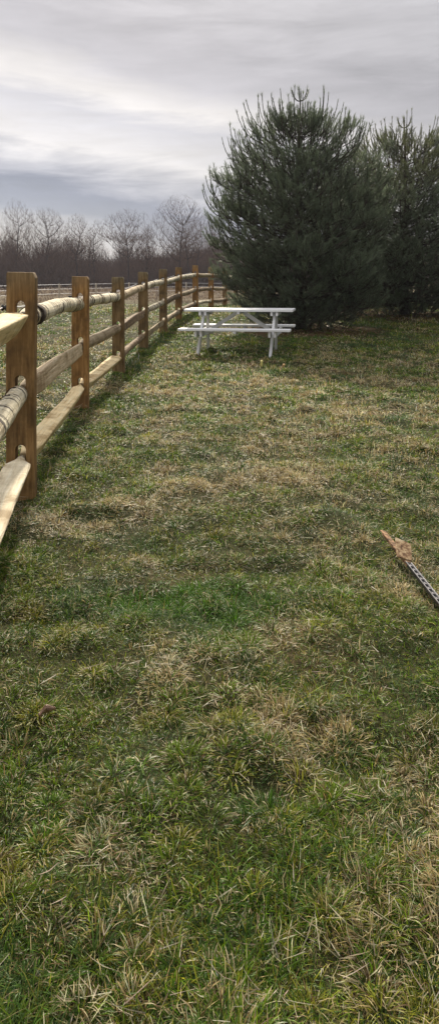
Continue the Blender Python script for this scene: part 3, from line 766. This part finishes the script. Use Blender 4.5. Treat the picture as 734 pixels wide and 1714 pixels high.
# ------------------------------------------------------------------ pines
M['needles'] = mat_blades('pine_needles', .42, .40)
def rot_toward(d, ax_phi, ang):
    return d
def pine(name, loc, H, prof_h, prof_r, seed, label, tint=(1, 1, 1), yellow_top=0., asym=(0, 0), dens=1.0):
    rs = np.random.default_rng(seed)
    root = empty(name, loc); tag(root, label, 'pine tree', 'white pines behind the picnic table')
    segs0, segs1, sr0, sr1 = [], [], [], []
    def seg(a, b, ra, rb): segs0.append(a); segs1.append(b); sr0.append(ra); sr1.append(rb)
    # trunk
    tz = np.linspace(-.15, H * .955, 22); tr = .115 * (1 - tz / H) ** .8 + .012
    tx = np.cumsum(rs.normal(0, .012, 22)); ty_ = np.cumsum(rs.normal(0, .012, 22)); tx -= tx[1]; ty_ -= ty_[1]
    tp_ = np.stack([tx, ty_, tz], 1)
    V, F = tubes(tp_[:-1], tp_[1:], tr[:-1] * np.where(np.arange(21) < 1, 1.35, 1), tr[1:], 10)
    np_mesh('trunk', V, [F], M['pine_bark'], root, smooth=True)
    SP, SD, SL, SZ = [], [], [], []      # shoots: base, direction, length
    def shoot(p, d, l):
        d = d / np.linalg.norm(d); SP.append(p); SD.append(d); SL.append(l)
    up = np.array([0, 0, 1.]); pr_max = max(prof_r)
    z = .34; k = 0
    while z < H * .86:
        nl = int(rs.integers(6, 9) * (1 if z > 1 else 1.2))
        ph0 = rs.uniform(0, 6.28)
        for q in range(nl):
            ph = ph0 + q * 2 * np.pi / nl + rs.normal(0, .18)
            zi = z + rs.uniform(-.10, .10)
            base = np.array([np.interp(zi, tz, tx), np.interp(zi, tz, ty_), zi])
            frac = zi / H
            out = np.array([np.cos(ph), np.sin(ph), 0])
            rise = .15 + .75 * frac                       # limbs rise more steeply near the top
            zt = min(.985, frac + .05 + .10 * frac)
            Rr = np.interp(zt, prof_h, prof_r) * rs.uniform(.82, 1.06) * (1 + asym[0] * out[0] + asym[1] * out[1])
            tipz = min(zi + Rr * rise * .62 + (0 if frac > .12 else -.12), H * .90)
            Rr = min(Rr, np.interp(tipz / H, prof_h, prof_r) * rs.uniform(.80, 1.02) * (1 + .11 * math.sin(2 * ph + seed) + .10 * math.sin(3 * ph + 4.5 * frac * 6.28 / 3 + seed))); tipz = min(tipz, zi + Rr * (.45 + rise))
            n = 9
            prev = base; rb = .012 + .018 * (Rr / 2.2)
            side = np.array([-out[1], out[0], 0])
            bend = rs.normal(0, .12)
            for s_ in range(1, n + 1):
                u = s_ / n
                p = base + out * Rr * u + side * bend * Rr * u * u; p = p.copy()
                p[2] = zi + (tipz - zi) * (u * .55 + .45 * u ** 2.6)
                p += rs.normal(0, .012, 3)
                seg(prev, p, rb * (1 - .8 * (s_ - 1) / n), rb * (1 - .8 * s_ / n)); 
                tang = (p - prev) / np.linalg.norm(p - prev)
                if u > .12:
                    for sgn in (-1, 1):
                        for rep in range(2 if u > .5 else 1):
                            if rs.random() > (.88 if frac < .52 else .45) * dens: continue
                            sl = (.22 + .34 * (1 - u) * Rr + .08) * rs.uniform(.7, 1.25)
                            sdir = tang * .75 + side * sgn * rs.uniform(.5, 1.1) + up * rs.uniform(.0, .55)
                            sdir /= np.linalg.norm(sdir)
                            a = p; st_ = 3; pts = [a]
                            for w in range(st_):
                                b = a + sdir * sl / st_; seg(a, b, .0065 - w * .0012, .0053 - w * .0012)
                                # tertiary shoots
                                if w >= 1 or sl < .35:
                                    td = sdir * .8 + np.cross(sdir, up) * rs.normal(0, .7) + up * rs.uniform(.25, .75)
                                    shoot(b, td, rs.uniform(.12, .22))
                                sdir = sdir + up * .16 + rs.normal(0, .05, 3); sdir /= np.linalg.norm(sdir); a = b
                            shoot(a, sdir + up * (.25 + .5 * frac), rs.uniform(.16, .28) * (1 + .3 * frac))
                prev = p
            # limb end curves up like a candle
            tip_up = (.35 + .75 * frac) if frac > .2 else .2
            l = rs.uniform(.20, .34) * (1 + .5 * frac)
            shoot(prev, tang * .6 + up * tip_up, l)
            for e_ in range(3):
                shoot(prev, tang * .6 + up * (tip_up + .1) + rs.normal(0, .38, 3), l * .75)
        z += rs.uniform(.20, .30) * (1 + .25 * z / H); k += 1
    # fine inner shoots fill the crown
    for _ in range(int(2300 * dens)):
        fz = .03 + .72 * rs.random() ** 1.15; ph = rs.uniform(0, 6.28); out = np.array([np.cos(ph), np.sin(ph), 0])
        r_ = np.interp(fz, prof_h, prof_r) * rs.uniform(.15, .93)
        p = np.array([r_ * out[0], r_ * out[1], fz * H]); d = out * rs.uniform(.3, 1) + up * rs.uniform(.1, .8) + rs.normal(0, .35, 3); d /= np.linalg.norm(d)
        b = p - d * .30; seg(b, p, .006, .005); shoot(p, d, rs.uniform(.14, .26)); shoot(b + d * .1, d + rs.normal(0, .5, 3), .18)
    # long curved leading candles on the upper crown
    nC = int(270 * dens)
    for _ in range(nC):
        fz = .22 + .68 * rs.random() ** .6; ph = rs.uniform(0, 6.28)
        r_ = np.interp(fz, prof_h, prof_r) * (rs.uniform(.82, 1.02) if fz < .6 else rs.uniform(.25, 1.0))
        out = np.array([np.cos(ph), np.sin(ph), 0]); L_ = rs.uniform(.40, .80) if fz < .55 else rs.uniform(.50, 1.05)
        p = np.array([r_ * out[0], r_ * out[1], fz * H - .15]) - out * .12
        if p[2] + L_ * .85 > H * 1.03: L_ = max(.3, (H * rs.uniform(.93, 1.03) - p[2]) / .85)
        d = out * rs.uniform(.4, .95) + up * .5 + rs.normal(0, .16, 3); nw = 5
        for w in range(nw):
            d = d / np.linalg.norm(d); b = p + d * L_ / nw; seg(p, b, .011 - w * .0012, .0098 - w * .0012)
            if w > 0: shoot(p, d, -(L_ / nw + .03))
            if w in (1, 2) and rs.random() < .45:
                sd_ = d + rs.normal(0, .45, 3) + up * .2; sd_ /= np.linalg.norm(sd_); e_ = p + sd_ * .16; seg(p, e_, .007, .006); shoot(p, sd_, -.16); shoot(e_ - sd_ * .05, sd_, .09)
            d = d + up * .32 - out * .06; p = b
        shoot(p - d * .05, d, .10)
    # leader: bare stem ending in a ring of upcurved shoots
    top = tp_[-1]; ltop = top + np.array([0, 0, H * .03])
    seg(top, ltop, .012, .009)
    for q in range(6):
        ph = q * 2 * np.pi / 6 + .3; out = np.array([np.cos(ph), np.sin(ph), 0])
        p = ltop.copy(); d = out * 1.0 + up * .25; L_ = .34
        for w in range(5):
            d = d / np.linalg.norm(d); b = p + d * L_ / 5; seg(p, b, .009, .008)
            if w > 0: shoot(p, d, L_ / 5 + .03)
            d = d * .8 + up * .42; p = b
    p = ltop.copy(); d = up + np.array([-.12, 0, 0])
    for w in range(4):
        b = p + d * .07; seg(p, b, .009, .008); shoot(p, d, .10); p = b
    V, F = tubes(np.array(segs0), np.array(segs1), np.array(sr0), np.array(sr1), 4)
    lo_ = np_mesh('branches', V, [F], M['pine_bark'], root)
    # needles: bottle-brush along each shoot, leaning forwards
    P = np.array(SP); D = np.array(SD); Ls = np.array(SL); tight = np.where(Ls < 0, .30, 1.0); Ls = np.abs(Ls)      # tight: needles held close to a candle
    gap = vnoise(P[:, 0] + .6 * P[:, 1] + 31, P[:, 2] * 1.5 + .4 * P[:, 0], .5, seed + 5) + .5 * vnoise(P[:, 1] + 50, P[:, 2] * 1.3, .35, seed + 8)
    kp = (gap > .40) | (tight < 1) | (rs.random(len(P)) < .12)
    P, D, Ls, tight = P[kp], D[kp], Ls[kp], tight[kp]
    V, F = tubes(P, P + D * Ls[:, None], .0048, .0035, 3)
    nstem = len(V)
    per = np.clip((Ls * 250 * np.where((tight == 1) & (P[:, 2] > .62 * H), .6, 1)).astype(int), 12, 80)
    idx = np.repeat(np.arange(len(P)), per); n = len(idx)
    u = rs.random(n) ** .75
    o_ = P[idx] + D[idx] * (Ls[idx] * (.12 + .9 * u))[:, None]
    ref = rs.normal(0, 1, (n, 3)); rad = np.cross(D[idx], ref); rad /= np.linalg.norm(rad, axis=1, keepdims=True)
    spread = rs.uniform(.25, .95, n) * (1.05 - .5 * u) * (.35 + .65 * tight[idx])
    nd = D[idx] * (1 - .35 * spread)[:, None] + rad * spread[:, None]; nd[:, 2] -= .10; nd /= np.linalg.norm(nd, axis=1, keepdims=True)
    ln = rs.uniform(.065, .115, n) * tight[idx] ** .5; wd = rs.uniform(.0045, .0075, n)
    sdv = np.cross(nd, rs.normal(0, 1, (n, 3))); sdv /= np.linalg.norm(sdv, axis=1, keepdims=True)
    A = o_ - sdv * wd[:, None] / 2; B = o_ + sdv * wd[:, None] / 2; C_ = o_ + nd * ln[:, None]
    NV = np.stack([A, B, C_], 1).reshape(-1, 3); NF = np.arange(n * 3).reshape(-1, 3)
    cn = vnoise(P[:, 0] * .8 + P[:, 1] * .6 + 7, P[:, 2] * 1.2 - P[:, 1] * .5, .42, seed + 1)      # tone differs from branch to branch
    sc = (rs.normal(1, .17, len(P)) * (.62 + .80 * cn))[idx] * rs.normal(1, .12, n)
    base = np.array([.170, .210, .130]) * np.array(tint)
    hN = o_[:, 2] / H
    blue = rs.random(len(P))[idx][:, None]
    col = base[None] * (1 - .25 * blue) + np.array([.17, .205, .155]) * .25 * blue
    if yellow_top > 0:
        yw = (yellow_top * sm(hN, .45, .75) * sm(vnoise(o_[:, 0] + 9, hN * 5, .6, seed), .35, .6))[:, None]
        col = col * (1 - yw) + np.array([.16, .155, .04]) * yw
    col = np.clip(col * sc[:, None], .006, .4)
    np_mesh('crown', NV, [NF], M['needles'], root, colors=np.repeat(col, 3, axis=0))
    np_mesh('shoots', V, [F], M['pine_bark'], root)
    return len(P), n
ph_ = [0, .03, .13, .25, .38, .50, .63, .75, .876, .95, 1.0]
pr_ = [1.0, 1.35, 1.80, 2.00, 2.16, 2.22, 2.08, 1.66, 1.02, .50, .15]
PX, PY = 1.80, 16.7
print('pine', pine('pine_tree', (PX, PY, hz(PX, PY) - .02), 5.18, ph_, [r * .93 for r in pr_], 3, 'large rounded dark green pine standing right behind the white picnic table', asym=(.09, 0)))
PX2, PY2 = 5.12, 20.8
print('pine', pine('pine_tree', (PX2, PY2, hz(PX2, PY2) - .02), 5.28, ph_, [r * 1.32 for r in pr_], 11, 'dark pine with yellowish upper needles and a bare trunk foot at the right edge', yellow_top=.5, dens=1.25))
print('pine', pine('pine_tree', (9.4, 19.0, hz(9.4, 19.0) - .02), 5.6, ph_, [r * 1.1 for r in pr_], 23, 'pine beyond the right edge of the lawn', dens=.8))

# ------------------------------------------------------------------ bare woods
def bare_tree_geo(H, seed, style, fullness):
    """crown filled level by level: each new branch leaves the nearest lower point of what has grown already and curves up"""
    rs = np.random.default_rng(seed)
    big, twg = ([], [], [], []), ([], [], [], [])
    for st in range(style.get('stems', 1)):
        ns = style.get('stems', 1)
        leanx = (rs.uniform(.10, .16) * (-1 if st == 0 else 1)) if ns > 1 else rs.normal(0, .02)
        nseg = 9; zt = H * style['trunk']
        tz = np.linspace(-.2, zt, nseg + 1); tx = leanx * tz + np.cumsum(rs.normal(0, .11, nseg + 1)); ty = np.cumsum(rs.normal(0, .09, nseg + 1))
        T = np.stack([tx, ty, tz], 1); r0 = H * .0125 * style.get('thick', 1); rt = r0 * (1 - .75 * np.linspace(0, 1, nseg + 1)) + .01
        big[0].append(T[:-1]); big[1].append(T[1:]); big[2].append(rt[:-1]); big[3].append(rt[1:])
        ok = T[:, 2] > H * style['first']
        nodes = T[ok]; nrad = rt[ok]
        cx, cy = leanx * H * .7, 0; cz = H * style['cz']; RX = H * style['rx']; RZ = H - cz
        lob = rs.normal(0, 1, (5, 3)); lob /= np.linalg.norm(lob, axis=1, keepdims=True)
        for lv, (cnt, rb, nsg) in enumerate(((style['limbs'], .045, 4), (style['limbs'] * 6, .026, 3), (int(style['limbs'] * 34 * fullness), .016, 2), (int(style['limbs'] * 210 * fullness), .013, 1))):
            cnt = max(1, cnt // ns)
            v = rs.normal(0, 1, (cnt, 3)); v /= np.linalg.norm(v, axis=1, keepdims=True)
            rad = rs.random(cnt) ** (.33 if lv else .2) * (.82 + .05 * lv)
            rad *= 1 + .22 * (np.max(v @ lob.T, axis=1) - .6)
            v[:, 2] = np.where(v[:, 2] < 0, v[:, 2] * style.get('under', .8), v[:, 2])
            P = np.array([cx, cy, cz]) + v * rad[:, None] * np.array([RX, RX, RZ])
            new_n, new_r = [], []
            for q0 in range(0, cnt, 400):
                Q = P[q0:q0 + 400]
                dv = Q[:, None, :] - nodes[None]; dist = np.linalg.norm(dv, axis=2)
                pen = dist + 1.6 * np.maximum(0, .85 * np.linalg.norm(dv[..., :2], axis=2) - dv[..., 2])
                k = pen.argmin(1); A = nodes[k]; ra = np.minimum(nrad[k] * .75, rb)
                d = Q - A; prev = A; pr = ra
                for m in range(1, nsg + 1):
                    u = m / nsg; B = A + d * u; B = B.copy(); sag = np.linalg.norm(d[:, :2], axis=1) * .22 * (4 * u * (1 - u)) * .6
                    B[:, 2] -= sag
                    B += rs.normal(0, .03, B.shape) * (m < nsg)
                    rr = ra * (1 - .6 * u) + .002
                    tgt = big if lv == 0 else twg
                    tgt[0].append(prev); tgt[1].append(B); tgt[2].append(pr); tgt[3].append(rr)
                    new_n.append(B); new_r.append(rr); prev = B; pr = rr
            if lv < 3: nodes = np.concatenate([nodes] + new_n); nrad = np.concatenate([nrad] + new_r)
    return tuple(np.concatenate(a) for a in big), tuple(np.concatenate(a) for a in twg)
STY = {
    'round': dict(trunk=.66, first=.27, cz=.62, rx=.30, limbs=16, thick=1.1),
    'tall': dict(trunk=.68, first=.25, cz=.60, rx=.20, limbs=14, thick=1.0),
    'wide': dict(trunk=.60, first=.30, cz=.68, rx=.36, limbs=12, thick=1.0, under=.35),
    'fork': dict(trunk=.60, first=.35, cz=.62, rx=.26, limbs=14, stems=2, thick=.9),
    'thin': dict(trunk=.7, first=.25, cz=.58, rx=.14, limbs=10, thick=.8),
}
def bare_tree(x, y, H, style, seed, label, group=None, fullness=1.0):
    root = empty('bare_tree', (x, y, hz(x, y)), 0)
    tag(root, label, 'bare tree', group)
    (a, b, c, d), (e, f, g, h) = bare_tree_geo(H, seed, STY[style], fullness)
    V, F = tubes(a, b, c, d, 6); np_mesh('trunk', V, [F], M['bark_tree'], root, smooth=True)
    V, F = tubes(e, f, g, h, 3); np_mesh('crown', V, [F], M['twig'], root)
    return root
def wx(px, y): return (px - 367) / 1250 * y
named = [
    (300, 322, 104, 'round', 'tallest bare tree with a dense oval crown, left of the pine'),
    (322, 352, 98, 'fork', 'forked bare tree with wide crooked limbs just right of the tallest one'),
    (214, 345, 100, 'wide', 'open flat topped bare tree with spreading limbs in mid gap of the tree line'),
    (78, 336, 108, 'round', 'rounded dense bare tree, second tall crown from the left edge'),
    (28, 330, 106, 'tall', 'tall bare tree nearest the left edge of the tree line'),
    (128, 354, 103, 'tall', 'narrow bare tree between the rounded crown and the flat topped one'),
    (160, 364, 106, 'thin', 'thin wispy bare tree just left of the flat topped tree'),
    (352, 356, 112, 'thin', 'slim upright bare tree partly behind the left side of the pine'),
    (248, 375, 104, 'thin', 'small slender bare tree right of the flat topped tree'),
    (372, 372, 116, 'thin', 'slim bare tree showing through the left edge of the pine'),
]
for i, (px, ty, D, st, lab) in enumerate(named):
    x = wx(px, D); g0 = hz(x, D); Ht = (470 - ty) / 1250 * D + CAM_Z - g0
    bare_tree(x, D, Ht, st, 100 + i * 7, lab)
# the wood behind: small crowded trees, six shapes, each tree a copy
protos = []
for i in range(6):
    protos.append(bare_tree(0, 150, 7.2 + .4 * i, ['round', 'tall', 'thin', 'tall', 'wide', 'thin'][i], 300 + i, 'one of the crowded small bare trees in the purplish brown wood behind the field', 'crowded trees of the far wood', .45))
spots = []
for i in range(170):
    y = random.uniform(108, 138)
    x = random.uniform(-.42, .14) * y if i < 135 else random.uniform(.14, .5) * y
    spots.append((x, y))
for i, (x, y) in enumerate(spots):
    src = protos[i % 6]
    if i < 6: r = src
    else:
        r = src.copy(); link(r)
        for ch in list(src.children):
            c = ch.copy(); link(c); c.parent = r
    s = random.uniform(.60, 1.22)
    r.location = (x, y, hz(x, y)); r.rotation_euler = (0, 0, random.uniform(0, 6.28)); r.scale = (s, s, s)
# undergrowth of the wood: thin stems and brambles nobody could count
def thicket():
    n = 42000
    y = rng.uniform(103, 140, n); x = rng.uniform(-.46, .5, n) * y
    z = height(x, y) - .05
    hgt = np.minimum(rng.gamma(5, .72, n), 5.0) * (.35 + 1.5 * fbm(x, y * 0, 9, 8) ** 1.5)
    p0 = np.stack([x, y, z], 1); d = np.stack([rng.normal(0, .32, n), rng.normal(0, .32, n), np.ones(n)], 1)
    p1 = p0 + d * (hgt * .5)[:, None]; d2 = d + rng.normal(0, .3, (n, 3)); p2 = p1 + d2 * (hgt * .5)[:, None]
    d3 = d + rng.normal(0, .7, (n, 3)); p3 = p1 + d3 * (hgt * .35)[:, None]
    d4 = d + rng.normal(0, .9, (n, 3)); p4 = p0 + d * (hgt * .25)[:, None]; p5 = p4 + d4 * (hgt * .3)[:, None]
    V, F = tubes(np.concatenate([p0, p1, p1, p4]), np.concatenate([p1, p2, p3, p5]), np.concatenate([np.full(n, .035), np.full(n, .025), np.full(n, .02), np.full(n, .022)]), np.concatenate([np.full(n, .025), np.full(n, .012), np.full(n, .01), np.full(n, .010)]), 3)
    o = np_mesh('undergrowth', V, [F], M['twig']); tag(o, 'brown bramble and sapling undergrowth filling the foot of the wood', 'undergrowth', kind='stuff')
thicket()
# wooded rise far behind
def far_wood():
    nx, ny = 120, 14
    X, Y = np.meshgrid(np.linspace(-110, 160, nx), np.linspace(165, 215, ny), indexing='ij')
    Z = np.sin(np.linspace(0, np.pi, ny))[None, :] * (3.0 + 3.5 * fbm(X, Y * 0, 30, 4) + 2.2 * sm(X, -25, 10)) * 1.0
    V = np.stack([X, Y, Z - .3], -1).reshape(-1, 3)
    i, j = np.meshgrid(np.arange(nx - 1), np.arange(ny - 1), indexing='ij')
    F = np.stack([i * ny + j, (i + 1) * ny + j, (i + 1) * ny + j + 1, i * ny + j + 1], -1).reshape(-1, 4)
    m = mat_plain('leaf_litter', (.085, .065, .06), .95, .3, .3, 0, .1, 0)
    o = np_mesh('hill', V, [F], m, smooth=True); tag(o, 'low wooded rise far behind the trees', kind='structure')
    n = 24000
    x = rng.uniform(-105, 155, n); jj = rng.random(n); y = 165 + 50 * jj
    z = np.sin(np.pi * jj) * (3.0 + 3.5 * fbm(x, y * 0, 30, 4) + 2.2 * sm(x, -25, 10)) - .4
    h_ = rng.uniform(1.6, 4.0, n)
    p0 = np.stack([x, y, z], 1); p1 = p0 + np.stack([rng.normal(0, .3, n), rng.normal(0, .3, n), h_], 1)
    pm = p0 * .5 + p1 * .5; p2 = pm + np.stack([rng.normal(0, 1.0, n), rng.normal(0, 1, n), h_ * .35], 1)
    V, F = tubes(np.concatenate([p0, pm]), np.concatenate([p1, p2]), .07, .02, 3)
    o = np_mesh('distant_wood', V, [F], M['twig']); tag(o, 'distant leafless wood covering the low rise', 'wood', kind='stuff')
far_wood()

# ------------------------------------------------------------------ haze: thin veiled air over the whole place
bm = bmesh.new(); r = bmesh.ops.create_cube(bm, size=1.0)
bmesh.ops.transform(bm, matrix=Matrix.Translation((0, 0, 9.0)) @ Matrix.Diagonal((900, 900, 24, 1)), verts=bm.verts[:])
me = bpy.data.meshes.new('haze'); bm.to_mesh(me); bm.free()
hm = bpy.data.materials.new('haze_air'); hm.use_nodes = True; ht = hm.node_tree; ht.nodes.clear()
pv = ht.nodes.new('ShaderNodeVolumePrincipled'); pv.inputs['Color'].default_value = (.86, .88, .95, 1); pv.inputs['Density'].default_value = .00055
ho = ht.nodes.new('ShaderNodeOutputMaterial'); ht.links.new(pv.outputs[0], ho.inputs['Volume'])
me.materials.append(hm); hz_o = bpy.data.objects.new('haze', me); link(hz_o); hz_o['kind'] = 'stuff'; hz_o['label'] = 'thin pale haze in the air'
